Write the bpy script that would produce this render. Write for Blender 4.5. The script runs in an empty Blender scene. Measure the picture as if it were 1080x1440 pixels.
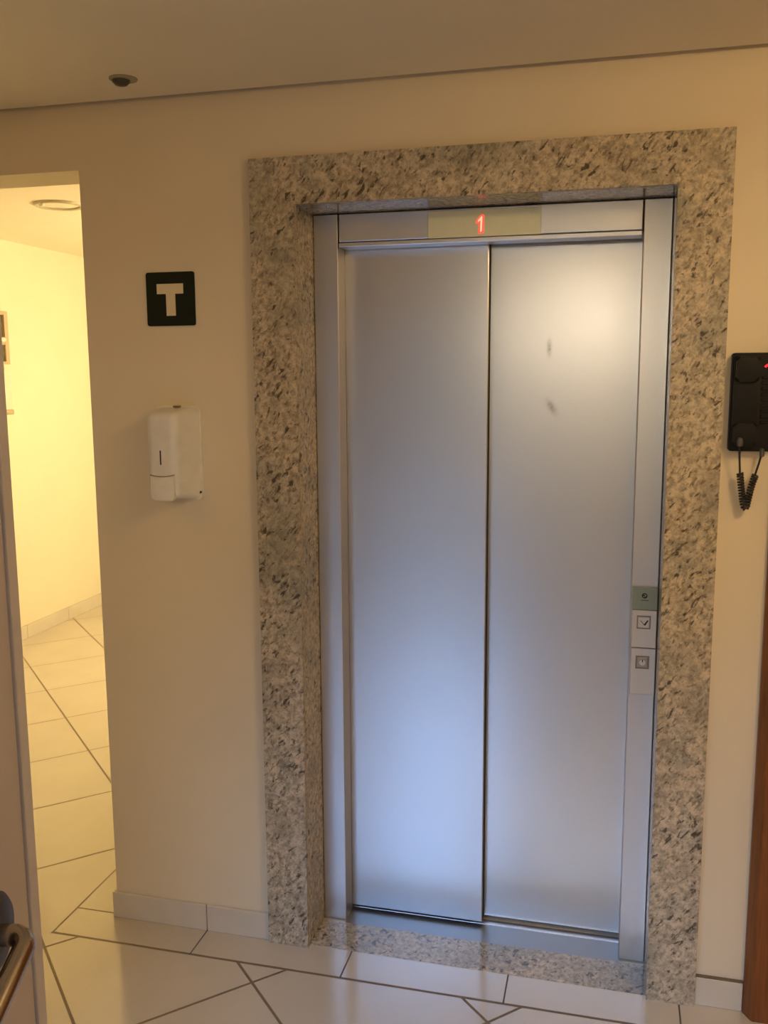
import bpy, bmesh, math, random
from mathutils import Vector, Matrix
random.seed(4)
S = bpy.context.scene
COL = S.collection

# ------------------------------------------------------------------ helpers
def link(o, parent=None):
    COL.objects.link(o)
    if parent is not None:
        o.parent = parent
    return o

def tag(o, label=None, cat=None, group=None, kind=None):
    if label: o['label'] = label
    if cat: o['category'] = cat
    if group: o['group'] = group
    if kind: o['kind'] = kind
    return o

def thing(name, label, cat, loc, group=None):
    o = bpy.data.objects.new(name, None)
    o.empty_display_size = 0.05
    o.location = loc
    link(o)
    return tag(o, label, cat, group)

def build(name, bm, mat, parent=None, smooth=False, origin=(0, 0, 0), label=None):
    """bm is in world coordinates; origin = world position of its parent empty"""
    bmesh.ops.remove_doubles(bm, verts=bm.verts, dist=1e-6)
    bmesh.ops.recalc_face_normals(bm, faces=bm.faces)
    bmesh.ops.translate(bm, verts=bm.verts, vec=-Vector(origin))
    me = bpy.data.meshes.new(name)
    bm.to_mesh(me); bm.free()
    me.materials.append(mat)
    if smooth:
        for p in me.polygons: p.use_smooth = True
        me.set_sharp_from_angle(angle=math.radians(40))
    o = bpy.data.objects.new(name, me)
    link(o, parent)
    if label: o['label'] = label
    return o

def box(bm, x0, x1, y0, y1, z0, z1, bevel=0.0, seg=2, M=None):
    t = bmesh.new()
    bmesh.ops.create_cube(t, size=1)
    for v in t.verts:
        v.co = Vector(((x0+x1)/2 + v.co.x*(x1-x0), (y0+y1)/2 + v.co.y*(y1-y0), (z0+z1)/2 + v.co.z*(z1-z0)))
    if bevel > 0:
        bmesh.ops.bevel(t, geom=list(t.edges), offset=bevel, segments=seg, profile=0.5, affect='EDGES')
    if M is not None:
        bmesh.ops.transform(t, verts=t.verts, matrix=M)
    merge(bm, t)

def merge(bm, t):
    me = bpy.data.meshes.new('tmp'); t.to_mesh(me); t.free()
    bm.from_mesh(me); bpy.data.meshes.remove(me)

def prism(bm, pts, a0, a1, axis='y', bevel=0.0, seg=2):
    """outline pts (2D) extruded along axis between a0 and a1; y: pts=(x,z); z: pts=(x,y); x: pts=(y,z)"""
    t = bmesh.new()
    def co(p, a):
        return {'y': (p[0], a, p[1]), 'z': (p[0], p[1], a), 'x': (a, p[0], p[1])}[axis]
    A = [t.verts.new(co(p, a0)) for p in pts]
    B = [t.verts.new(co(p, a1)) for p in pts]
    n = len(pts)
    fa = t.faces.new(A); fb = t.faces.new(B[::-1])
    for i in range(n):
        t.faces.new((A[i], B[i], B[(i+1) % n], A[(i+1) % n]))
    if bevel > 0:
        bmesh.ops.bevel(t, geom=list(fa.edges), offset=bevel, segments=seg, profile=0.5, affect='EDGES')
    merge(bm, t)

def rrect(x0, x1, z0, z1, r, n=5):
    P = []
    for cx, cz, a in ((x1-r, z1-r, 0), (x0+r, z1-r, 90), (x0+r, z0+r, 180), (x1-r, z0+r, 270)):
        for k in range(n+1):
            t = math.radians(a + 90*k/n)
            P.append((cx+r*math.cos(t), cz+r*math.sin(t)))
    return P

def circ(cx, cz, r, n=32, a0=0, a1=360):
    full = abs(a1-a0) >= 360
    m = n if full else n+1
    return [(cx+r*math.cos(math.radians(a0+(a1-a0)*k/n)), cz+r*math.sin(math.radians(a0+(a1-a0)*k/n))) for k in range(m)]

def ring_y(bm, cx, cz, r0, r1, y0, y1, n=32):
    """annulus facing y"""
    t = bmesh.new()
    R = []
    for r, y in ((r0, y0), (r1, y0), (r1, y1), (r0, y1)):
        R.append([t.verts.new((cx+r*math.cos(2*math.pi*k/n), y, cz+r*math.sin(2*math.pi*k/n))) for k in range(n)])
    for j in range(4):
        for k in range(n):
            t.faces.new((R[j][k], R[j][(k+1) % n], R[(j+1) % 4][(k+1) % n], R[(j+1) % 4][k]))
    merge(bm, t)

def lathe(bm, prof, M, n=40):
    """prof: (radius, height) list, revolved about local z; ends with r=0 are closed"""
    t = bmesh.new()
    rings = []
    for r, h in prof:
        if r < 1e-6: rings.append([t.verts.new((0, 0, h))])
        else: rings.append([t.verts.new((r*math.cos(2*math.pi*k/n), r*math.sin(2*math.pi*k/n), h)) for k in range(n)])
    for a, b in zip(rings, rings[1:]):
        for k in range(n):
            k2 = (k+1) % n
            if len(a) == 1 and len(b) == 1: continue
            if len(a) == 1: t.faces.new((a[0], b[k], b[k2]))
            elif len(b) == 1: t.faces.new((a[k], a[k2], b[0]))
            else: t.faces.new((a[k], a[k2], b[k2], b[k]))
    bmesh.ops.transform(t, verts=t.verts, matrix=M)
    merge(bm, t)

def tube(bm, path, r, n=12, cap=True):
    t = bmesh.new()
    P = [Vector(p) for p in path]
    rad = r if isinstance(r, (list, tuple)) else [r]*len(P)
    T = []
    for i in range(len(P)):
        d = P[min(i+1, len(P)-1)] - P[max(i-1, 0)]
        T.append(d.normalized())
    up = Vector((0, 0, 1)) if abs(T[0].z) < 0.9 else Vector((1, 0, 0))
    u = T[0].cross(up).normalized()
    rings = []
    for i, p in enumerate(P):
        u = (u - T[i]*u.dot(T[i])).normalized()
        w = T[i].cross(u)
        rings.append([t.verts.new(p + rad[i]*(math.cos(2*math.pi*k/n)*u + math.sin(2*math.pi*k/n)*w)) for k in range(n)])
    for a, b in zip(rings, rings[1:]):
        for k in range(n):
            t.faces.new((a[k], a[(k+1) % n], b[(k+1) % n], b[k]))
    if cap:
        t.faces.new(rings[0][::-1]); t.faces.new(rings[-1])
    merge(bm, t)

def structure(name, bm, mat, **k):
    o = build(name, bm, mat, **k)
    o['kind'] = 'structure'
    return o

# ------------------------------------------------------------------ node helpers
class NT:
    def __init__(s, name):
        s.m = bpy.data.materials.new(name); s.m.use_nodes = True
        s.t = s.m.node_tree
        s.b = s.t.nodes['Principled BSDF']
    def n(s, typ, **kw):
        nd = s.t.nodes.new(typ)
        for k, v in kw.items(): setattr(nd, k, v)
        return nd
    def l(s, a, b): s.t.links.new(a, b)
    def math(s, op, a, b=None, c=None):
        nd = s.n('ShaderNodeMath', operation=op)
        for i, v in enumerate((a, b, c)):
            if v is None: continue
            if isinstance(v, (int, float)): nd.inputs[i].default_value = v
            else: s.l(v, nd.inputs[i])
        return nd.outputs[0]
    def obj(s, scale=(1, 1, 1), rot=(0, 0, 0), loc=(0, 0, 0)):
        tc = s.n('ShaderNodeTexCoord'); mp = s.n('ShaderNodeMapping')
        mp.inputs['Scale'].default_value = scale; mp.inputs['Rotation'].default_value = rot
        mp.inputs['Location'].default_value = loc
        s.l(tc.outputs['Object'], mp.inputs[0]); return mp.outputs[0]
    def noise(s, vec, scale, detail=4, rough=0.5, dist=0):
        nd = s.n('ShaderNodeTexNoise'); nd.inputs['Scale'].default_value = scale
        nd.inputs['Detail'].default_value = detail; nd.inputs['Roughness'].default_value = rough
        nd.inputs['Distortion'].default_value = dist
        s.l(vec, nd.inputs['Vector']); return nd.outputs['Fac']
    def ramp(s, fac, stops):
        nd = s.n('ShaderNodeValToRGB'); cr = nd.color_ramp
        while len(cr.elements) < len(stops): cr.elements.new(0.5)
        for e, (p, c) in zip(cr.elements, stops):
            e.position = p; e.color = (*c, 1) if len(c) == 3 else c
        s.l(fac, nd.inputs[0]); return nd.outputs[0]
    def mix(s, fac, a, b, blend='MIX'):
        nd = s.n('ShaderNodeMix', data_type='RGBA', blend_type=blend)
        for i, v in ((0, fac), (6, a), (7, b)):
            if isinstance(v, tuple): nd.inputs[i].default_value = (*v, 1)
            elif isinstance(v, (int, float)): nd.inputs[i].default_value = v
            else: s.l(v, nd.inputs[i])
        return nd.outputs[2]
    def bump(s, h, strength=0.2, dist=0.002):
        nd = s.n('ShaderNodeBump'); nd.inputs['Strength'].default_value = strength
        nd.inputs['Distance'].default_value = dist
        s.l(h, nd.inputs['Height']); s.l(nd.outputs[0], s.b.inputs['Normal'])
    def set(s, **k):
        for a, v in k.items():
            a = a.replace('_', ' ')
            if isinstance(v, tuple): s.b.inputs[a].default_value = (*v, 1)
            elif isinstance(v, (int, float)): s.b.inputs[a].default_value = v
            else: s.l(v, s.b.inputs[a])
        return s

def plain(name, col, rough=0.5, metal=0.0, var=0.04, scale=30, bump=0.0):
    t = NT(name); v = t.obj()
    f = t.noise(v, scale, 3)
    lo = tuple(c*(1-var) for c in col); hi = tuple(min(1, c*(1+var)) for c in col)
    t.set(Base_Color=t.ramp(f, [(0.3, lo), (0.7, hi)]), Roughness=rough, Metallic=metal)
    if bump: t.bump(t.noise(v, scale*8, 2), bump)
    return t.m

# ------------------------------------------------------------------ materials
def wall_mat(name, col):
    t = NT(name); v = t.obj()
    f = t.noise(v, 2.2, 5, 0.55)
    c = t.ramp(f, [(0.3, tuple(x*0.95 for x in col)), (0.7, col)])
    t.set(Base_Color=c, Roughness=0.62)
    t.bump(t.noise(v, 160, 4, 0.6), 0.25, 0.0015)
    return t.m
M_wall = wall_mat('cream_wall_paint', (0.80, 0.70, 0.51))
M_wallc = wall_mat('corridor_wall_paint', (0.78, 0.74, 0.56))
M_ceil = wall_mat('ceiling_paint', (0.86, 0.79, 0.62))
M_slab = plain('dark_gap_shade', (0.18, 0.15, 0.11), 0.8)  # slab coloured dark to deepen the shadow line in the gap

def granite_mat(name, rough, spec):
    t = NT(name); v = t.obj()
    def clampf(x):
        nd = t.n('ShaderNodeClamp'); t.l(x, nd.inputs[0]); return nd.outputs[0]
    big = t.noise(v, 8, 4, 0.6)
    base = t.ramp(big, [(0.32, (0.48, 0.42, 0.31)), (0.5, (0.68, 0.58, 0.42)), (0.68, (0.60, 0.55, 0.43))])
    med = t.noise(v, 75, 4, 0.7)
    base = t.mix(t.ramp(med, [(0.38, (0.75,)*3), (0.62, (0,)*3)]), base, (0.24, 0.20, 0.14))
    # slanted brown and black flecks, thicker in clouds
    cl = t.noise(t.obj(loc=(1, 2, 3)), 6, 3, 0.6)
    r45 = t.obj(rot=(0, math.radians(42), 0)); 
    def st(sx, sz, ang, off=0):
        # rotate first, then stretch along the turned axis
        mp = t.n('ShaderNodeMapping'); mp.inputs['Scale'].default_value = (sx, 1, sz); mp.inputs['Location'].default_value = (off, off, off)
        t.l(t.obj(rot=(0, math.radians(ang), 0)), mp.inputs[0]); return mp.outputs[0]
    f1 = t.noise(st(1.5, 0.72, -40), 50, 3, 0.6, 0.5)
    f2 = t.noise(st(1.4, 0.7, -30, 4), 85, 2, 0.55)
    f3 = t.noise(st(1.2, 0.8, -50, 9), 28, 3, 0.65, 0.3)
    thr = t.math('MULTIPLY_ADD', cl, -0.24, 0.695)
    m1 = clampf(t.math('MULTIPLY', t.math('SUBTRACT', f1, thr), 11))
    m3 = clampf(t.math('MULTIPLY', t.math('SUBTRACT', f3, t.math('ADD', thr, 0.03)), 9))
    m2 = t.ramp(f2, [(0.56, (0, 0, 0)), (0.68, (0.7, 0.7, 0.7))])
    base = t.mix(m2, base, (0.16, 0.12, 0.075))
    gg = t.noise(t.obj(loc=(3, 1, 5)), 5.5, 3)
    base = t.mix(t.ramp(gg, [(0.50, (0, 0, 0)), (0.72, (0.6, 0.6, 0.6))]), base, (0.21, 0.22, 0.185))
    base = t.mix(t.math('MULTIPLY', m3, 0.45), base, (0.08, 0.085, 0.07))
    base = t.mix(t.math('MULTIPLY', m1, 0.88), base, (0.05, 0.038, 0.027))
    t.set(Base_Color=base, Roughness=rough)
    t.b.inputs['Specular IOR Level'].default_value = spec
    return t.m
M_granite = granite_mat('speckled_granite', 0.34, 0.3)
M_granitep = granite_mat('polished_speckled_granite', 0.17, 0.6)

def floor_mat():
    t = NT('cream_ceramic_floor_tile')
    tc = t.n('ShaderNodeTexCoord'); sp = t.n('ShaderNodeSeparateXYZ'); t.l(tc.outputs['Object'], sp.inputs[0])
    x, y = sp.outputs[0], sp.outputs[1]
    m = t.math
    def lines(val, off, period, hw):      # 1 on the lines, with distance measured in val units
        r = m('PINGPONG', m('SUBTRACT', val, off), period/2)
        return m('LESS_THAN', r, hw)
    def both(a, b): return m('MULTIPLY', a, b)
    def either(a, b): return m('MAXIMUM', a, b)
    a = lines(m('SUBTRACT', y, x), -0.2, 0.65, 0.0056)
    b = lines(m('ADD', x, y), -0.8, 0.64, 0.0056)
    diag = either(a, b)
    inx = m('GREATER_THAN', x, -0.645); iny = m('GREATER_THAN', y, -0.105)
    strip = both(inx, iny)
    border = either(both(m('LESS_THAN', m('ABSOLUTE', m('ADD', y, 0.105)), 0.0045), m('GREATER_THAN', x, -0.649)),
                    both(m('LESS_THAN', m('ABSOLUTE', m('ADD', x, 0.645)), 0.003), m('GREATER_THAN', y, -0.109)))
    j1 = both(lines(x, -0.2, 0.4475, 0.0022), m('LESS_THAN', y, 0.0265))
    j1 = both(j1, m('GREATER_THAN', x, -0.55))
    j2 = both(lines(y, 0.027, 0.45, 0.003), m('LESS_THAN', x, -0.5))
    sj = both(strip, either(j1, j2))
    g = either(either(both(diag, m('SUBTRACT', 1, strip)), border), sj)
    v = t.obj()
    tile = t.ramp(t.noise(v, 3.5, 4), [(0.3, (0.59, 0.53, 0.42)), (0.7, (0.64, 0.58, 0.465))])
    tile = t.mix(t.ramp(t.noise(v, 220, 2), [(0.4, (0.25,)*3), (0.6, (0,)*3)]), tile, (0.55, 0.50, 0.42))
    dark = both(strip, j1)
    col = t.mix(g, tile, (0.17, 0.115, 0.06))
    col = t.mix(dark, col, (0.05, 0.04, 0.03))
    rr = m('MULTIPLY_ADD', g, 0.5, 0.15)
    t.set(Base_Color=col, Roughness=rr, IOR=2.3)
    t.bump(m('SUBTRACT', 1, g), 0.35, 0.0015)
    return t.m
M_floor = floor_mat()

def base_mat():
    t = NT('ceramic_baseboard_tile'); v = t.obj()
    t.set(Base_Color=t.ramp(t.noise(v, 6, 3), [(0.3, (0.62, 0.57, 0.47)), (0.7, (0.68, 0.63, 0.53))]), Roughness=0.3)
    return t.m
M_base = base_mat()
M_grout = plain('brown_grout', (0.17, 0.12, 0.075), 0.9)

def steel(name, col, rough, marks=False, metal=0.93):
    t = NT(name); v = t.obj()
    vb = t.obj(scale=(1.0, 1.0, 1.0))
    f = t.noise(v, 420, 3, 0.7)
    big = t.noise(v, 2.5, 3)
    c = t.ramp(big, [(0.3, tuple(x*0.97 for x in col)), (0.7, col)])
    c = t.mix(t.ramp(f, [(0.35, (0.16,)*3), (0.65, (0,)*3)]), c, tuple(x*0.7 for x in col))
    r = t.math('MULTIPLY_ADD', big, 0.06, rough-0.03)
    if marks:                               # two dull scuffs on the leaf
        tc = t.n('ShaderNodeTexCoord'); sp = t.n('ShaderNodeSeparateXYZ'); t.l(tc.outputs['Object'], sp.inputs[0])
        for (mx, mz, sx, sz, tl) in ((0.7545, 1.706, 0.006, 0.020, 0.0), (0.764, 1.545, 0.010, 0.018, 0.45)):
            dx = t.math('SUBTRACT', sp.outputs[0], mx - 0.59); dz = t.math('SUBTRACT', sp.outputs[2], mz)
            dx = t.math('ADD', dx, t.math('MULTIPLY', dz, tl))
            e = t.math('ADD', t.math('POWER', t.math('DIVIDE', dx, sx), 2), t.math('POWER', t.math('DIVIDE', dz, sz), 2))
            k = t.math('EXPONENT', t.math('MULTIPLY', e, -1.0))
            k = t.math('MULTIPLY', k, t.math('MULTIPLY_ADD', t.noise(v, 120, 3), 0.8, 0.1))
            c = t.mix(k, c, (0.10, 0.09, 0.08))
    t.set(Base_Color=c, Roughness=r, Metallic=metal)
    t.bump(f, 0.06, 0.0006)
    return t.m
M_leaf = steel('satin_steel_leaf', (0.66, 0.66, 0.67), 0.335, marks=True)
M_steel = steel('satin_steel_frame', (0.70, 0.70, 0.71), 0.36, metal=0.9)
M_sill = steel('dull_sill_metal', (0.30, 0.31, 0.32), 0.38, metal=0.9)
M_track = steel('bright_sill_track', (0.75, 0.75, 0.75), 0.3)
M_panel = steel('brushed_panel_steel', (0.80, 0.77, 0.72), 0.42, metal=0.75)
M_chrome = steel('polished_handle_steel', (0.46, 0.42, 0.38), 0.16, metal=1.0)
M_blackgap = plain('black_seal_and_gap', (0.012, 0.012, 0.012), 0.8)  # near-black for the seal; stands in for darkness in grooves and shaft
M_leafdoor = plain('grey_painted_door', (0.40, 0.365, 0.375), 0.42, var=0.03, scale=8, bump=0.05)
M_bead = plain('grey_door_bead', (0.44, 0.42, 0.45), 0.4)
M_rose = plain('dark_bronze_rose', (0.035, 0.028, 0.025), 0.4)
M_signblk = plain('dark_green_acrylic', (0.006, 0.012, 0.006), 0.5)
M_signT = plain('cream_sign_letter', (0.74, 0.64, 0.42), 0.5)
M_disp = plain('white_dispenser_plastic', (0.78, 0.76, 0.70), 0.33)
M_disp2 = plain('white_lever_plastic', (0.82, 0.78, 0.69), 0.33)
M_slot = plain('smoked_window', (0.03, 0.02, 0.012), 0.3)
M_phone = plain('black_phone_plastic', (0.006, 0.006, 0.005), 0.45)
M_phone2 = plain('black_phone_matte', (0.007, 0.007, 0.006), 0.5)
for _m in (M_phone, M_phone2, M_signblk): _m.node_tree.nodes['Principled BSDF'].inputs['Specular IOR Level'].default_value = 0.22
M_cord = plain('black_coiled_cord', (0.014, 0.013, 0.012), 0.4)
M_plug = plain('grey_cord_plug', (0.08, 0.08, 0.08), 0.5)
M_glassgreen = plain('pale_green_display_glass', (0.80, 0.84, 0.66), 0.22, var=0.02)
M_greenplate = plain('pale_green_plate', (0.36, 0.45, 0.40), 0.2, var=0.03)
M_ink = plain('dark_print', (0.02, 0.03, 0.025), 0.5)
M_whitebtn = plain('white_key_disc', (0.85, 0.85, 0.83), 0.35)
M_offwhite = plain('offwhite_plastic', (0.75, 0.71, 0.58), 0.4)
M_frame = plain('beige_aluminium', (0.52, 0.42, 0.27), 0.4)
M_cabglass = plain('dusky_cabinet_glass', (0.14, 0.12, 0.07), 0.12)
M_sensor = plain('dark_sensor_plastic', (0.05, 0.045, 0.03), 0.4)

def wood_mat():
    t = NT('varnished_orange_wood')
    v = t.obj(scale=(14, 14, 0.9))
    f = t.noise(v, 5, 6, 0.6, 1.2)
    c = t.ramp(f, [(0.25, (0.13, 0.038, 0.008)), (0.5, (0.22, 0.072, 0.014)), (0.75, (0.28, 0.10, 0.02))])
    t.set(Base_Color=c, Roughness=0.38)
    t.bump(f, 0.1, 0.001)
    return t.m
M_wood = wood_mat()

def emit(name, col, strength):
    t = NT(name)
    t.set(Base_Color=(0.02, 0.02, 0.02), Emission_Color=col, Emission_Strength=strength)
    return t.m
M_red = emit('red_led_halo', (1.0, 0.05, 0.03), 1.9)
M_redcore = emit('orange_led_core', (1.0, 0.42, 0.24), 1.5)
M_warm = emit('warm_lamp_diffuser', (1.0, 0.74, 0.36), 12)

# ------------------------------------------------------------------ room shell
WY = 0.02          # front face of the lobby's end wall
CZ = 2.353         # lobby ceiling
CZ2 = 2.44         # corridor ceiling
XL = -2.634        # corridor side wall
YB = -2.44         # back wall (behind the camera)
XR = 2.6

bm = bmesh.new(); box(bm, -2.8, 2.8, -6.6, 4.8, -0.1, 0.0)
structure('floor', bm, M_floor)

# end wall: one mesh around the corridor opening and the lift opening
OX = -0.5; OXL = -1.45; OZ = 2.19; TH = 0.18
bm = bmesh.new()
box(bm, XL, OXL, WY, TH, 0, 2.6)
box(bm, OXL, OX, WY, TH, OZ, 2.6)
box(bm, OX, 0.035, WY, TH, 0, 2.6)
box(bm, 0.035, 1.15, WY, TH, 2.12, 2.6)
box(bm, 1.15, 1.335, WY, TH, 0, 2.6)
box(bm, 1.335, 2.19, WY, TH, 2.13, 2.6)
box(bm, 2.19, XR, WY, TH, 0, 2.6)
structure('wall_front', bm, M_wall)

bm = bmesh.new(); box(bm, XL-0.15, XL, -2.6, 4.6, 0, 2.6)
structure('wall_left', bm, M_wallc)
bm = bmesh.new(); box(bm, XR, XR+0.15, YB-0.15, 1.2, 0, 2.6)
structure('wall_right', bm, M_wall)
bm = bmesh.new(); box(bm, XL, -0.2, 4.45, 4.6, 0, 2.6)
structure('wall_corridor_end', bm, M_wallc)
bm = bmesh.new(); box(bm, -0.35, -0.2, TH, 4.45, 0, 2.6)
structure('wall_corridor_right', bm, M_wallc)
# back wall; photographer's doorway and the window are unseen openings sized for the light
DX0, DX1 = 0.575, 1.12
WX0, WX1, WZ0, WZ1 = -0.58, 0.42, 0.0, 2.10
bm = bmesh.new()
box(bm, XL, WX0, YB-0.15, YB, 0, 2.6)
box(bm, WX0, WX1, YB-0.15, YB, 0, WZ0)
box(bm, WX0, WX1, YB-0.15, YB, WZ1, 2.6)
box(bm, WX1, DX0, YB-0.15, YB, 0, 2.6)
box(bm, DX0, DX1, YB-0.15, YB, 2.13, 2.6)
box(bm, DX1, XR, YB-0.15, YB, 0, 2.6)
structure('wall_back', bm, M_wall)
# gypsum ceiling stops short of the wall, leaving a shadow gap under the slab
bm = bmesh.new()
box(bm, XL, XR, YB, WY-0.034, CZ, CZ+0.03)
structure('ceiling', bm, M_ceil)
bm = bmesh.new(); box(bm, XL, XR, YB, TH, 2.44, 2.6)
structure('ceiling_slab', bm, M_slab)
bm = bmesh.new(); box(bm, XL, -0.2, TH, 4.6, CZ2, 2.6)
structure('ceiling_corridor', bm, M_ceil)

# baseboards (tile skirting)
def skirting(name, segs):
    bm = bmesh.new()
    for s in segs: box(bm, *s, bevel=0.0015, seg=1)
    return structure(name, bm, M_base)
skirting('baseboard_front_left', [(-0.51, -0.2012, 0.010, WY, 0, 0.081), (-0.1988, 0.0, 0.010, WY, 0, 0.081), (-0.51, -0.5, WY, TH, 0, 0.081)])
skirting('baseboard_front_right', [(1.181, 1.298, 0.010, WY, 0, 0.078)])
skirting('baseboard_left', [(XL, XL+0.011, -2.4+k*0.455, -2.4+k*0.455+0.452, 0, 0.085) for k in range(15)])
skirting('baseboard_corridor_end', [(XL+0.011+k*0.46, XL+0.011+k*0.46+0.457, 4.44, 4.45, 0, 0.085) for k in range(5)])
# thin grout bead over the right skirting
bm = bmesh.new(); box(bm, 1.181, 1.298, 0.011, WY, 0.078, 0.082)
structure('trim_1', bm, M_grout)

# open frame behind the camera, added to let skylight onto floor and doors
bm = bmesh.new()
box(bm, WX0, WX0+0.04, YB-0.1, YB-0.04, WZ0, WZ1); box(bm, WX1-0.04, WX1, YB-0.1, YB-0.04, WZ0, WZ1)
box(bm, WX0, WX1, YB-0.1, YB-0.04, WZ0, WZ0+0.04); box(bm, WX0, WX1, YB-0.1, YB-0.04, WZ1-0.04, WZ1)
w = structure('window_1', bm, M_frame)
# ------------------------------------------------------------------ granite surround (front face y=0)
GX1 = 1.181; GZ = 2.186; GA = 0.1205; GB = 1.059; GH = 2.068; GD = 0.155
g = thing('granite_surround', 'speckled beige granite surround framing the lift doorway', 'door surround', (0.59, 0.02, 0))
og = (0.59, 0.02, 0)
def mitred(name, pts, **k):
    bm = bmesh.new(); prism(bm, pts, 0.0, WY, 'y')
    return build(name, bm, M_granite, g, origin=og, **k)
mitred('jamb_facing', [(0, 0), (GA, 0), (GA, GH), (0, GZ)])
mitred('jamb_facing', [(GB, 0), (GX1, 0), (GX1, GZ), (GB, GH)])
mitred('head_facing', [(0, GZ), (GA, GH), (GB, GH), (GX1, GZ)])
bm = bmesh.new(); box(bm, GA-0.02, GA, WY, 0.2, 0, GH); build('reveal_lining', bm, M_granitep, g, origin=og, label='polished granite lining of the left reveal')
bm = bmesh.new(); box(bm, GB, GB+0.02, WY, 0.2, 0, GH); build('reveal_lining', bm, M_granitep, g, origin=og, label='polished granite lining of the right reveal')
bm = bmesh.new(); box(bm, GA-0.02, GB+0.02, WY, 0.2, GH, GH+0.02); build('soffit_lining', bm, M_granitep, g, origin=og, label='polished granite slab over the lift doorway')
bm = bmesh.new(); box(bm, GA, GB, 0.017, 0.143, -0.02, 0.002); build('threshold', bm, M_granitep, g, origin=og, label='grey speckled granite threshold slab')

# ------------------------------------------------------------------ lift landing door
ol = (0.59, 0.16, 0)
e = thing('elevator_door', 'satin steel two-leaf sliding lift door set in the granite surround', 'elevator door', ol)
SY = 0.156
def part(name, fn, mat, parent=None, origin=ol, **k):
    bm = bmesh.new(); fn(bm)
    return build(name, bm, mat, parent if parent is not None else e, origin=origin if parent is None or parent is e else origin, **k)
JI0, JI1 = 0.190, 0.9895
part('door_jamb', lambda b: (box(b, GA+0.001, JI0, SY, 0.222, 0.003, GH-0.003, 0.002)), M_steel)
part('door_jamb', lambda b: (box(b, JI1, GB-0.001, SY, 0.30, 0.003, GH-0.003, 0.002)), M_steel)
part('transom', lambda b: (box(b, JI0+0.003, JI1-0.003, SY+0.002, 0.30, 1.992, GH-0.003, 0.002),
                           box(b, JI0+0.003, JI1-0.003, SY-0.002, 0.215, 1.978, 1.990, 0.002)), M_steel)
part('door_leaf', lambda b: box(b, 0.150, 0.593, 0.2245, 0.2545, 0.012, 1.999, 0.0025), M_leaf, label='front leaf on the left')
part('door_leaf', lambda b: box(b, 0.560, 1.02, 0.262, 0.292, 0.012, 1.999, 0.0025), M_leaf, label='rear leaf on the right with two dark scuffs')
part('edge_seal', lambda b: box(b, 0.5931, 0.5938, 0.232, 0.2610, 0.014, 1.985), M_blackgap)
part('sill_plate', lambda b: (box(b, JI0, JI1, 0.144, 0.232, -0.02, 0.001)), M_sill)
part('sill_track', lambda b: (box(b, JI0, JI1, 0.236, 0.258, -0.02, 0.0015)), M_track, label='bright metal track strip under the rear leaf')
part('sill_groove', lambda b: (box(b, 0.12, 1.05, 0.232, 0.236, -0.02, -0.004), box(b, 0.12, 1.05, 0.258, 0.33, -0.02, -0.004)), M_blackgap)
# black sheet standing in for the unlit lift shaft behind the leaves
bm = bmesh.new(); box(bm, 0.0, 1.2, 0.34, 0.36, -0.05, 2.3)
structure('wall_shaft', bm, M_blackgap)

# floor indicator on the transom
oi = (0.588, 0.154, 2.025)
ind = thing('floor_indicator', 'pale green strip display showing a red 1 above the lift door leaves', 'display', oi)
bm = bmesh.new(); box(bm, 0.4405, 0.735, 0.149, SY-0.002, 1.9905, 2.0595, 0.0012, 1)
build('display_glass', bm, M_glassgreen, ind, origin=oi)
# the digit: a slanted 1 with flag
def digit(b, grow, y0, y1):
    def q(x, z): return (0.5805 + x, 2.0205 + z)
    gr = grow
    pts = [q(-0.0025-gr, -0.020-gr), q(0.0040+gr, -0.0175-gr), q(0.0050+gr, 0.020+gr), q(0.0025, 0.022+gr), q(-0.0085-gr, 0.010), q(-0.0085-gr, 0.0055-gr), q(-0.0015-gr, 0.0095-gr)]
    prism(b, pts, y0, y1, 'y')
bm = bmesh.new(); digit(bm, 0.0036, 0.1483, 0.1492); build('digit_glow', bm, M_red, ind, origin=oi, label='red halo round the lit numeral 1')  # wider red shape stands in for the halo of the lit digit
bm = bmesh.new(); digit(bm, -0.0009, 0.1476, 0.1484); build('digit_core', bm, M_redcore, ind, origin=oi, label='bright core of the numeral 1')

# ------------------------------------------------------------------ call panel on the right jamb
oc = (1.027, SY, 0.93)
cp = thing('call_panel', 'narrow steel lift call panel with two square buttons on the right door jamb', 'call panel', oc)
def cpart(name, fn, mat, parent=cp, **k):
    bm = bmesh.new(); fn(bm); return build(name, bm, mat, parent, origin=oc, **k)
cpart('back_box', lambda b: box(b, 0.9945, 1.0565, 0.150, SY, 0.785, 1.076), M_ink)
cpart('upper_plate', lambda b: box(b, 0.993, 1.0565, 0.142, 0.150, 0.9165, 1.0185, 0.0012, 1), M_panel)
cpart('lower_plate', lambda b: box(b, 0.9935, 1.0570, 0.142, 0.150, 0.787, 0.9145, 0.0012, 1), M_panel)
tp = cpart('top_plate', lambda b: box(b, 0.992, 1.0565, 0.142, 0.150, 1.0195, 1.0775, 0.0012, 1), M_greenplate, label='pale green plate with a small round logo')
bm = bmesh.new()
ring_y(bm, 1.0235, 1.0575, 0.0045, 0.0072, 0.1413, 0.1425, 24)
box(bm, 1.0175, 1.0245, 0.1413, 0.1425, 1.0565, 1.0600)
box(bm, 1.0235, 1.0280, 0.1413, 0.1425, 1.0520, 1.0560)
for k in range(6): box(bm, 1.0150+k*0.0033, 1.0172+k*0.0033, 0.1415, 0.1425, 1.0440, 1.0462)
build('logo', bm, M_ink, tp)
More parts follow.
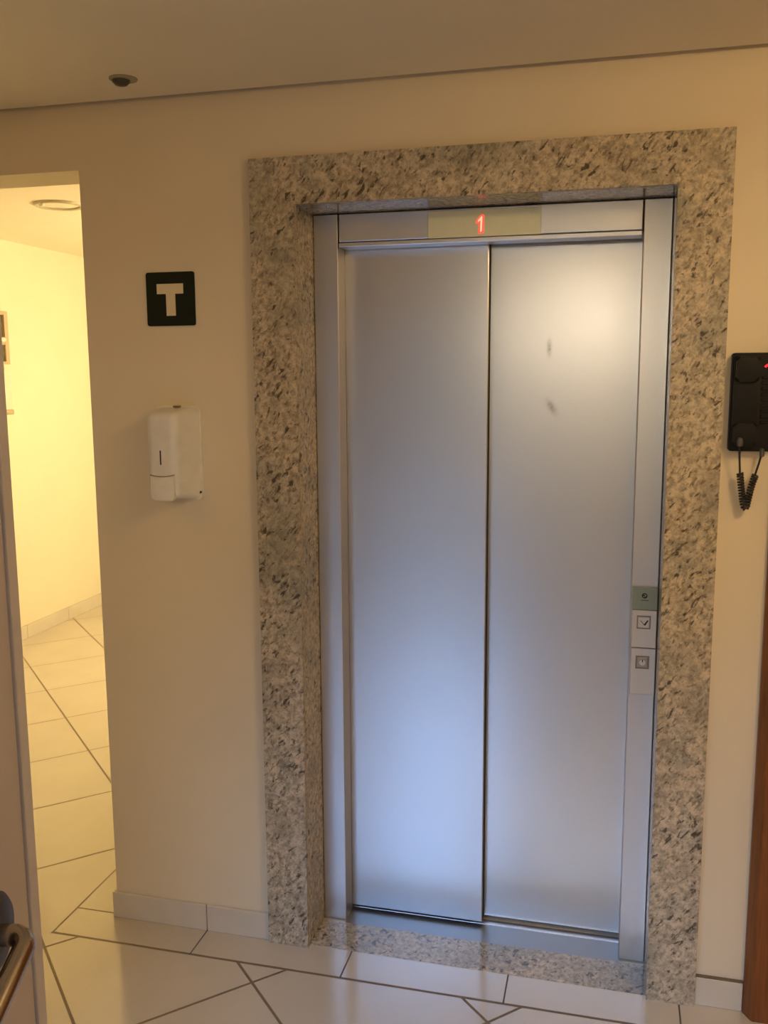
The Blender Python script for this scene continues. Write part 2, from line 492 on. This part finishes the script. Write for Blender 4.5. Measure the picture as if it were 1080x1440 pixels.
# down button
def sqring(b, cx, cz, h, w, y0, y1):
    box(b, cx-h, cx+h, y0, y1, cz+h-w, cz+h); box(b, cx-h, cx+h, y0, y1, cz-h, cz-h+w)
    box(b, cx-h, cx-h+w, y0, y1, cz-h+w, cz+h-w); box(b, cx+h-w, cx+h, y0, y1, cz-h+w, cz+h-w)
M_rim = plain('grey_button_rim', (0.33, 0.29, 0.24), 0.4, 0.4)
c1 = (1.0235, 0.986); c2 = (1.0235, 0.8765)
M_keyface = plain('dull_gold_key_face', (0.50, 0.45, 0.37), 0.4, 0.4)
bt = cpart('down_button', lambda b: box(b, c1[0]-0.0145, c1[0]+0.0145, 0.1385, 0.1425, c1[1]-0.0145, c1[1]+0.0145, 0.0012), M_panel)
bm = bmesh.new(); sqring(bm, c1[0], c1[1], 0.0178, 0.0028, 0.140, 0.1425); build('button_rim', bm, M_rim, bt)
bm = bmesh.new()
prism(bm, [(c1[0]+0.0015, c1[1]-0.0075), (c1[0]+0.0042, c1[1]-0.0078), (c1[0]+0.0122, c1[1]+0.0058), (c1[0]+0.0092, c1[1]+0.0070), (c1[0]+0.001, c1[1]-0.0045)], 0.1378, 0.1386)
prism(bm, [(c1[0]+0.0015, c1[1]-0.0075), (c1[0]+0.0020, c1[1]-0.0058), (c1[0]-0.0082, c1[1]+0.0056), (c1[0]-0.0090, c1[1]+0.0048)], 0.1378, 0.1386)
build('down_arrow', bm, M_ink, bt)
kb = cpart('key_switch', lambda b: box(b, c2[0]-0.0150, c2[0]+0.0150, 0.1390, 0.1425, c2[1]-0.0150, c2[1]+0.0150, 0.003), M_keyface)
bm = bmesh.new(); sqring(bm, c2[0], c2[1], 0.0175, 0.0026, 0.140, 0.1425); build('button_rim', bm, M_rim, kb)
bm = bmesh.new(); prism(bm, circ(c2[0], c2[1], 0.0078, 28), 0.1375, 0.1392); build('key_disc', bm, M_whitebtn, kb, label='white disc')
bm = bmesh.new(); box(bm, c2[0]-0.0008, c2[0]+0.0016, 0.1368, 0.1376, c2[1]+0.0018, c2[1]+0.0085); build('key_slot', bm, M_ink, kb)
# fix parents' frames: children of parts live in the same (panel) frame
for o in (tp, bt, kb):
    for c in [q for q in COL.objects if q.parent == o]:
        for v in c.data.vertices: v.co -= Vector(oc)

# ------------------------------------------------------------------ T floor sign
sg = thing('floor_sign', 'square dark green sign with a cream letter T on the wall left of the lift', 'sign', (-0.241, WY, 1.842))
os_ = (-0.241, WY, 1.842)
bm = bmesh.new(); prism(bm, rrect(-0.312, -0.170, 1.771, 1.913, 0.006), 0.016, WY, 'y', 0.0006, 1)
build('sign_plate', bm, M_signblk, sg, origin=os_)
bm = bmesh.new()
prism(bm, [(-0.2800, 1.882), (-0.2800, 1.8555), (-0.2535, 1.8555), (-0.2535, 1.7975), (-0.2265, 1.7975), (-0.2265, 1.8555), (-0.2025, 1.8555), (-0.2025, 1.882)], 0.0150, 0.0161, 'y')
build('sign_letter', bm, M_signT, sg, origin=os_)

# ------------------------------------------------------------------ soap dispenser
od = (-0.225, WY, 1.30)
sd = thing('soap_dispenser', 'white plastic soap dispenser on the wall below the T sign', 'dispenser', od)
t = bmesh.new()
bmesh.ops.create_cube(t, size=1)
# wall face wide, front face narrower
for v in t.verts:
    if v.co.y > 0: v.co = Vector((-0.292 if v.co.x < 0 else -0.1665, 0.013, 1.3005 if v.co.z < 0 else 1.5520))
    else: v.co = Vector((-0.281 if v.co.x < 0 else -0.196, -0.078, 1.3120 if v.co.z < 0 else 1.5400))
bmesh.ops.bevel(t, geom=[ed for ed in t.edges if not all(v.co.y > 0 for v in ed.verts)], offset=0.021, segments=6, profile=0.55, affect='EDGES')
# cut the pocket for the push lever at the bottom front
cover = build('cover', t, M_disp, sd, smooth=True, origin=od)
bm = bmesh.new(); prism(bm, rrect(-0.293, -0.164, 1.298, 1.5545, 0.014), 0.011, WY+0.0004, 'y', 0.001, 1)
build('back_plate', bm, M_disp2, sd, origin=od)
# lever: rounded panel with concave top, standing just proud
bm = bmesh.new()
top = [(-0.2720 + 0.0700*k/10, 1.3720 - 0.0045*math.sin(math.pi*k/10) + (0.0015*k/10)) for k in range(11)]
pts = [(-0.2600, 1.3050), (-0.2120, 1.3050), (-0.2060, 1.3080), (-0.2025, 1.3150)] + top[::-1] + [(-0.2720, 1.3200), (-0.2690, 1.3110)]
prism(bm, pts, -0.0835, -0.070, 'y', 0.0018, 2)
lv = build('push_lever', bm, M_disp2, sd, smooth=True, origin=od)
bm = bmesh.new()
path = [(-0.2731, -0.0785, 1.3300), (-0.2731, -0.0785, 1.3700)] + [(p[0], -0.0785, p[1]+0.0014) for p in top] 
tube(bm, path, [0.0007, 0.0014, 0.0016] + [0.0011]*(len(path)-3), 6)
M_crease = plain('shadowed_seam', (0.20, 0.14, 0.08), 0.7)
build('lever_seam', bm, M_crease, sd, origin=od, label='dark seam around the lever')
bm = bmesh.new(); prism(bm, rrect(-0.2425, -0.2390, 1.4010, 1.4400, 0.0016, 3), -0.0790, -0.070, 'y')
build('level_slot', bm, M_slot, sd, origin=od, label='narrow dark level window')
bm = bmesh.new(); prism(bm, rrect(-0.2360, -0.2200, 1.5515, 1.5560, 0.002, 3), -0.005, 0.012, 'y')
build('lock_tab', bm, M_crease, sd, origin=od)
bm = bmesh.new(); prism(bm, circ(-0.1690, 1.3190, 0.0034, 14), 0.004, 0.013, 'y')
build('screw_hole', bm, M_slot, sd, origin=od)

# ------------------------------------------------------------------ intercom handset on the right
oh = (1.24, WY, 1.57)
ph = thing('wall_intercom', 'black wall intercom handset with hanging coiled cord right of the lift', 'intercom', oh)
def hpart(name, fn, mat, smooth=False, parent=ph, **k):
    bm = bmesh.new(); fn(bm); return build(name, bm, mat, parent, smooth=smooth, origin=oh, **k)
hpart('base_plate', lambda b: prism(b, rrect(1.1955, 1.2905, 1.453, 1.682, 0.006), -0.004, WY, 'y', 0.003, 2), M_phone)
def handset(b):
    prism(b, rrect(1.1985, 1.2580, 1.4640, 1.6760, 0.008), -0.016, -0.003, 'y', 0.004, 3)
    prism(b, rrect(1.2010, 1.2555, 1.6150, 1.6740, 0.010), -0.026, -0.014, 'y', 0.006, 3)
    prism(b, rrect(1.2010, 1.2555, 1.4660, 1.5200, 0.010), -0.026, -0.014, 'y', 0.006, 3)
hs = hpart('handset', handset, M_phone2, True)
def grille(b):
    for k in range(9): box(b, 1.2625, 1.2855, -0.0075, -0.003, 1.518+k*0.013, 1.5245+k*0.013, 0.0012, 1)
hpart('speaker_grille', grille, M_phone2)
def arc_strip(b, cx, cz, r, w, a0, a1, y0, y1, n=12):
    o = [(cx+(r+w/2)*math.cos(math.radians(a0+(a1-a0)*k/n)), cz+(r+w/2)*math.sin(math.radians(a0+(a1-a0)*k/n))) for k in range(n+1)]
    i = [(cx+(r-w/2)*math.cos(math.radians(a0+(a1-a0)*k/n)), cz+(r-w/2)*math.sin(math.radians(a0+(a1-a0)*k/n))) for k in range(n+1)]
    prism(b, o + i[::-1], y0, y1, 'y')
M_emblem = plain('red_emblem_glow', (0.85, 0.01, 0.02), 0.4)
M_emblem.node_tree.nodes['Principled BSDF'].inputs['Emission Color'].default_value = (1, 0.01, 0.03, 1)
M_emblem.node_tree.nodes['Principled BSDF'].inputs['Emission Strength'].default_value = 0.9  # painted emblem given a glow of its own; it is no lamp
hpart('red_emblem', lambda b: arc_strip(b, 1.2790, 1.6420, 0.0130, 0.0052, 60, 150, -0.0068, -0.0035), M_emblem, label='curved red emblem made to glow')
hpart('cord_plug', lambda b: lathe(b, [(0.0, -0.010), (0.0065, -0.008), (0.0080, 0.002), (0.0060, 0.010), (0, 0.013)], Matrix.Translation((1.2175, -0.030, 1.4750)), 16), M_plug, True, parent=ph, label='grey cord plug on the handset')
hpart('cord_plug', lambda b: lathe(b, [(0.0, -0.012), (0.005, -0.010), (0.0055, 0.006), (0, 0.010)], Matrix.Translation((1.2700, -0.010, 1.4520)), 16), M_plug, True, parent=ph, label='grey cord plug under the base')
def coil(b):
    def bez(p0, p1, p2, p3, t):
        return p0*(1-t)**3 + 3*p1*t*(1-t)**2 + 3*p2*t*t*(1-t) + p3*t**3
    A = Vector((1.2175, -0.028, 1.470)); Bp = Vector((1.2700, -0.008, 1.448))
    # straight lead, coiled V, straight lead
    tube(b, [A, Vector((1.2195, -0.024, 1.44)), Vector((1.2235, -0.014, 1.402))], 0.0024, 8)
    tube(b, [Bp, Vector((1.2650, -0.008, 1.425)), Vector((1.2575, -0.009, 1.398))], 0.0024, 8)
    L = [Vector((1.2235, -0.012, 1.404)), Vector((1.228, -0.010, 1.370)), Vector((1.2335, -0.008, 1.335)), Vector((1.2385, -0.006, 1.316)),
         Vector((1.2415, -0.006, 1.314)), Vector((1.2440, -0.007, 1.330)), Vector((1.2495, -0.009, 1.365)), Vector((1.2585, -0.011, 1.400))]
    seg = [0]
    for p, q in zip(L, L[1:]): seg.append(seg[-1] + (q-p).length)
    tot = seg[-1]; N = 620; turns = 27; pts = []
    def at(s):
        for i in range(len(L)-1):
            if s <= seg[i+1] + 1e-9: return L[i].lerp(L[i+1], (s-seg[i])/(seg[i+1]-seg[i])), (L[i+1]-L[i]).normalized()
        return L[-1], (L[-1]-L[-2]).normalized()
    for k in range(N):
        s = tot*k/(N-1); p, d = at(s)
        p2, d2 = at(min(tot, s+0.008)); p1, d1 = at(max(0, s-0.008))
        p = (p+p1+p2)/3; d = (d+d1+d2).normalized() if (d+d1+d2).length > 1e-3 else d
        u = d.cross(Vector((0, 1, 0))).normalized(); w = d.cross(u)
        a = 2*math.pi*turns*k/(N-1)
        pts.append(p + 0.0058*(math.cos(a)*u + math.sin(a)*w))
    tube(b, pts, 0.0027, 7)
hpart('coiled_cord', coil, M_cord, True)

# ------------------------------------------------------------------ wooden door at the far right
bm = bmesh.new()
prism(bm, [(1.2995, 0.10), (1.2995, 0.006), (1.3025, 0.001), (1.3150, -0.021), (1.3190, -0.024), (1.36, -0.024), (1.36, 0.10)], 0, 2.13, 'z'); box(bm, 2.165, 2.225, -0.022, 0.10, 0, 2.13, 0.003)
box(bm, 1.2995, 2.225, -0.022, 0.10, 2.13, 2.19, 0.003)
d2 = structure('door_1', bm, M_wood)
bm = bmesh.new(); box(bm, 1.362, 2.163, 0.03, 0.065, 0.006, 2.127, 0.002)
dl = build('door_panel', bm, M_wood, d2)
bm = bmesh.new(); lathe(bm, [(0, 0), (0.026, 0), (0.026, 0.008), (0.011, 0.010), (0.011, 0.045), (0, 0.046)], Matrix.Translation((1.43, 0.03, 1.02)) @ Matrix.Rotation(math.radians(90), 4, 'X'), 24)
tube(bm, [(1.43, -0.012, 1.02), (1.50, -0.014, 1.02), (1.55, -0.012, 1.02)], 0.009, 12)
build('door_handle', bm, M_chrome, dl, smooth=True)

# ------------------------------------------------------------------ grey door leaf standing open at the left
E0 = Vector((0.4240, -1.620, 0)); U = Vector((-math.sin(math.radians(12)), math.cos(math.radians(12)), 0)); N = Vector((U.y, -U.x, 0))
gd = thing('open_door', 'grey painted door leaf standing open at the left edge, with lever handle', 'door', E0 - U*0.80)
Mx = Matrix(((U.x, N.x, 0, 0), (U.y, N.y, 0, 0), (0, 0, 1, 0), (0, 0, 0, 1)))
# local frame: x along leaf (0 hinge .. 0.8 free edge), y outward normal (face at 0), z up
Mw = Matrix.Translation(E0 - U*0.80) @ Mx
gd.matrix_world = Matrix.Translation(E0 - U*0.80)
def gpart(name, bm, mat, parent=gd, smooth=False, **k):
    bmesh.ops.transform(bm, verts=bm.verts, matrix=Mx)
    return build(name, bm, mat, parent, smooth=smooth, **k)
bm = bmesh.new(); box(bm, 0.0, 0.7965, -0.040, 0.0, 0.008, 2.10, 0.002); lf = gpart('leaf', bm, M_leafdoor)
bm = bmesh.new(); box(bm, 0.782, 0.800, -0.034, 0.0035, 0.012, 2.096, 0.0015); gpart('edge_bead', bm, M_bead, label='lighter metal bead down the free edge')
HZ = 1.180; HX = 0.8 - 0.092
bm = bmesh.new()
lathe(bm, [(0, 0), (0.034, 0), (0.034, 0.004), (0.030, 0.008), (0.014, 0.010), (0, 0.010)], Matrix.Translation((HX, 0, HZ)) @ Matrix.Rotation(math.radians(-90), 4, 'X'), 40)
gpart('handle_rose', bm, M_rose, smooth=True)
def arc3(c, r, a0, a1, n=8):   # in local x-y plane
    return [(c[0]+r*math.cos(math.radians(a0+(a1-a0)*k/n)), c[1]+r*math.sin(math.radians(a0+(a1-a0)*k/n)), HZ) for k in range(n+1)]
flat = [(HX, 0.004, HZ), (HX, 0.016, HZ)] + arc3((HX-0.014, 0.020), 0.014, 0, 90) + [(HX-0.05, 0.034, HZ), (HX-0.085, 0.034, HZ)] + arc3((HX-0.104, 0.020), 0.014, 90, 180) + [(HX-0.118, 0.010, HZ)]
DR = math.radians(16)                      # the lever droops a little
path = [(HX+(p[0]-HX)*math.cos(DR), p[1], HZ+(p[0]-HX)*math.sin(DR)) for p in flat]
bm = bmesh.new(); tube(bm, path, 0.0090, 20); gpart('lever_handle', bm, M_chrome, smooth=True)
for hz in (0.25, 1.05, 1.85):
    bm = bmesh.new(); lathe(bm, [(0, -0.05), (0.007, -0.05), (0.007, 0.05), (0, 0.05)], Matrix.Translation((-0.006, 0.004, hz)), 14); gpart('hinge', bm, M_chrome, smooth=True)

# ------------------------------------------------------------------ ceiling fittings
cs = thing('ceiling_sensor', 'small dark round fitting on the lobby ceiling', 'ceiling fitting', (-0.252, -0.165, CZ))
oz = (-0.252, -0.165, CZ)
bm = bmesh.new(); lathe(bm, [(0, 0.0), (0.034, 0.0), (0.034, -0.0025), (0.024, -0.004), (0, -0.004)], Matrix.Translation(oz), 32)
build('trim_ring', bm, plain('grey_sensor_ring', (0.34, 0.29, 0.21), 0.5), cs, smooth=True, origin=oz)
bm = bmesh.new(); lathe(bm, [(0.022, -0.003), (0.021, -0.008), (0.014, -0.015), (0, -0.018)], Matrix.Translation((-0.258, -0.165, CZ)), 28)
build('sensor_dome', bm, M_sensor, cs, smooth=True, origin=oz)

ol2 = (-1.645, 1.70, CZ2)
cl = thing('ceiling_lamp', 'round flush ceiling lamp in the corridor seen through the opening', 'ceiling lamp', ol2)
bm = bmesh.new(); lathe(bm, [(0.092, 0.0), (0.092, -0.010), (0.099, -0.013), (0.112, -0.012), (0.118, -0.006), (0.120, 0.0)], Matrix.Translation(ol2), 48)
build('lamp_rim', bm, plain('pale_lamp_rim', (0.50, 0.44, 0.30), 0.35), cl, smooth=True, origin=ol2)
bm = bmesh.new(); lathe(bm, [(0.0922, -0.004), (0.06, -0.0055), (0, -0.006)], Matrix.Translation(ol2), 48)
build('lamp_diffuser', bm, plain('unlit_opal_diffuser', (0.80, 0.74, 0.58), 0.4), cl, smooth=True, origin=ol2)
bm = bmesh.new(); lathe(bm, [(0.0, -0.030), (0.010, -0.028), (0.012, -0.020), (0.010, -0.014)], Matrix.Translation((ol2[0]-0.03, ol2[1]-0.100, CZ2+0.004)), 16)
build('spring_clip', bm, M_offwhite, cl, smooth=True, origin=ol2)

# ------------------------------------------------------------------ things on the corridor side wall
oq = (XL, 2.36, 1.86)
wc = thing('wall_cabinet', 'small glass-fronted cabinet on the corridor wall at the left edge', 'cabinet', oq)
def qpart(name, fn, mat, parent=wc, org=oq, **k):
    bm = bmesh.new(); fn(bm); return build(name, bm, mat, parent, origin=org, **k)
qy0, qy1, qz0, qz1 = 2.08, 2.595, 1.708, 2.020
def qframe(b):
    box(b, XL, XL+0.020, qy0, qy0+0.035, qz0, qz1, 0.002); box(b, XL, XL+0.020, qy1-0.035, qy1, qz0, qz1, 0.002)
    box(b, XL, XL+0.0195, qy0+0.034, qy1-0.034, qz0+0.0005, qz0+0.016); box(b, XL, XL+0.0195, qy0+0.034, qy1-0.034, qz1-0.022, qz1-0.0005)
    box(b, XL, XL+0.0185, qy0+0.034, qy1-0.034, 1.822, 1.836)
qpart('cabinet_frame', qframe, M_frame)
qpart('glass_pane', lambda b: box(b, XL, XL+0.008, qy0+0.03, qy1-0.03, qz0+0.01, 1.824), M_cabglass, label='lower pane')
qpart('glass_pane', lambda b: box(b, XL, XL+0.008, qy0+0.03, qy1-0.03, 1.834, qz1-0.015), M_cabglass, label='upper pane')
qpart('cross_rail', lambda b: tube(b, [(XL+0.018, qy0+0.03, 1.852), (XL+0.018, qy1-0.045, 1.852)], 0.016, 16), M_offwhite, label='white rounded rail')
qpart('latch', lambda b: box(b, XL, XL+0.012, 2.530, 2.545, 1.672, 1.7085, 0.003), M_frame)
ot = (XL, 2.45, 1.41)
tb = thing('wall_box', 'off-white plastic box on the corridor wall below the glass-fronted cabinet', 'wall box', ot)
bm = bmesh.new(); box(bm, XL, XL+0.025, 2.24, 2.588, 1.435, 1.64, 0.010, 3); build('box_body', bm, M_offwhite, tb, smooth=True, origin=ot)
bm = bmesh.new(); box(bm, XL, XL+0.032, 2.24, 2.590, 1.408, 1.437, 0.008, 3); build('box_tray', bm, M_frame, tb, smooth=True, origin=ot)

# ------------------------------------------------------------------ lamps
# unseen pillar and lamp, added for the warm spot on the lift door
LW = (0.70, -4.75, 0)
wl = thing('added_pillar_lamp', 'added pillar outside the doorway carrying a warm white lamp panel', 'lamp', LW)
bm = bmesh.new(); box(bm, 0.50, 0.90, -4.95, -4.6, 0, 2.55, 0.01); build('pillar', bm, M_wall, wl, origin=LW)
bm = bmesh.new(); box(bm, 0.52, 0.88, -4.6, -4.575, 2.05, 2.42, 0.006); build('lamp_base', bm, M_offwhite, wl, origin=LW)
bm = bmesh.new(); box(bm, 0.54, 0.86, -4.575, -4.54, 2.07, 2.40, 0.012, 3); build('lamp_diffuser', bm, emit('added_pillar_glow', (1.0, 0.84, 0.60), 44), wl, smooth=True, origin=LW)
# ceiling lamps added out of view to warm the lobby walls and ceiling
def added_lamp(x, y, label, mat):
    L0 = (x, y, CZ)
    o = thing('added_ceiling_lamp', label, 'ceiling lamp', L0, 'added lobby ceiling lamps')
    bm = bmesh.new(); box(bm, x-0.15, x+0.15, y-0.15, y+0.15, CZ-0.03, CZ, 0.005); build('lamp_base', bm, M_offwhite, o, origin=L0)
    bm = bmesh.new(); box(bm, x-0.14, x+0.14, y-0.14, y+0.14, CZ-0.13, CZ-0.029, 0.03, 4); build('lamp_diffuser', bm, mat, o, origin=L0)
added_lamp(-0.9, -1.3, 'added square amber ceiling lamp on the corridor side of the lobby', emit('added_amber_lamp', (1.0, 0.50, 0.09), 5.5))
added_lamp(1.72, -1.2, 'added square warm ceiling lamp above the wooden door side of the lobby', emit('added_warm_lamp', (1.0, 0.67, 0.32), 35))
# corridor wall lamp, out of sight behind the end wall
LK = (-0.35, 2.6, 1.7)
lk = thing('corridor_wall_lamp', 'long warm wall lamp on the corridor side opposite the cabinet', 'wall lamp', LK)
bm = bmesh.new(); box(bm, -0.38, -0.35, 1.9, 3.5, 1.2, 1.9, 0.005); build('lamp_base', bm, M_offwhite, lk, origin=LK)
bm = bmesh.new(); box(bm, -0.386, -0.379, 1.93, 3.47, 1.23, 1.87, 0.002); build('lamp_diffuser', bm, emit('warm_corridor_lamp', (1.0, 0.74, 0.39), 19), lk, origin=LK)

# ------------------------------------------------------------------ world, camera, output
W = bpy.data.worlds.new('world'); S.world = W; W.use_nodes = True
W.node_tree.nodes['Background'].inputs[0].default_value = (0.85, 0.90, 1.0, 1)
W.node_tree.nodes['Background'].inputs[1].default_value = 0.32

sun = bpy.data.lights.new('sun', 'SUN'); so = bpy.data.objects.new('sun', sun); COL.objects.link(so)
sun.energy = 2.7; sun.angle = math.radians(30); sun.color = (0.32, 0.55, 1.0)   # soft patch of bright sky through the back openings
so.rotation_euler = Vector((0.245, 0.82, -0.545)).to_track_quat('-Z', 'Y').to_euler()
so.location = (0, -4, 3)

cam = bpy.data.cameras.new('camera'); co = bpy.data.objects.new('camera', cam); COL.objects.link(co)
co.location = (0.9351, -2.3127, 1.6391)
co.rotation_euler = (1.42160, 0.0060, 0.24520)
rx, ry, rz = CAMROT = (1.42160, 0.0060, 0.24520)
cam.sensor_fit = 'VERTICAL'; cam.sensor_height = 36; cam.lens = 1294.57/1440*36
cam.clip_start = 0.02
S.camera = co
S.view_settings.view_transform = 'Standard'
S.view_settings.look = 'None'
S.view_settings.gamma = 1
S.view_settings.exposure = 0.05
S.view_settings.use_curve_mapping = False
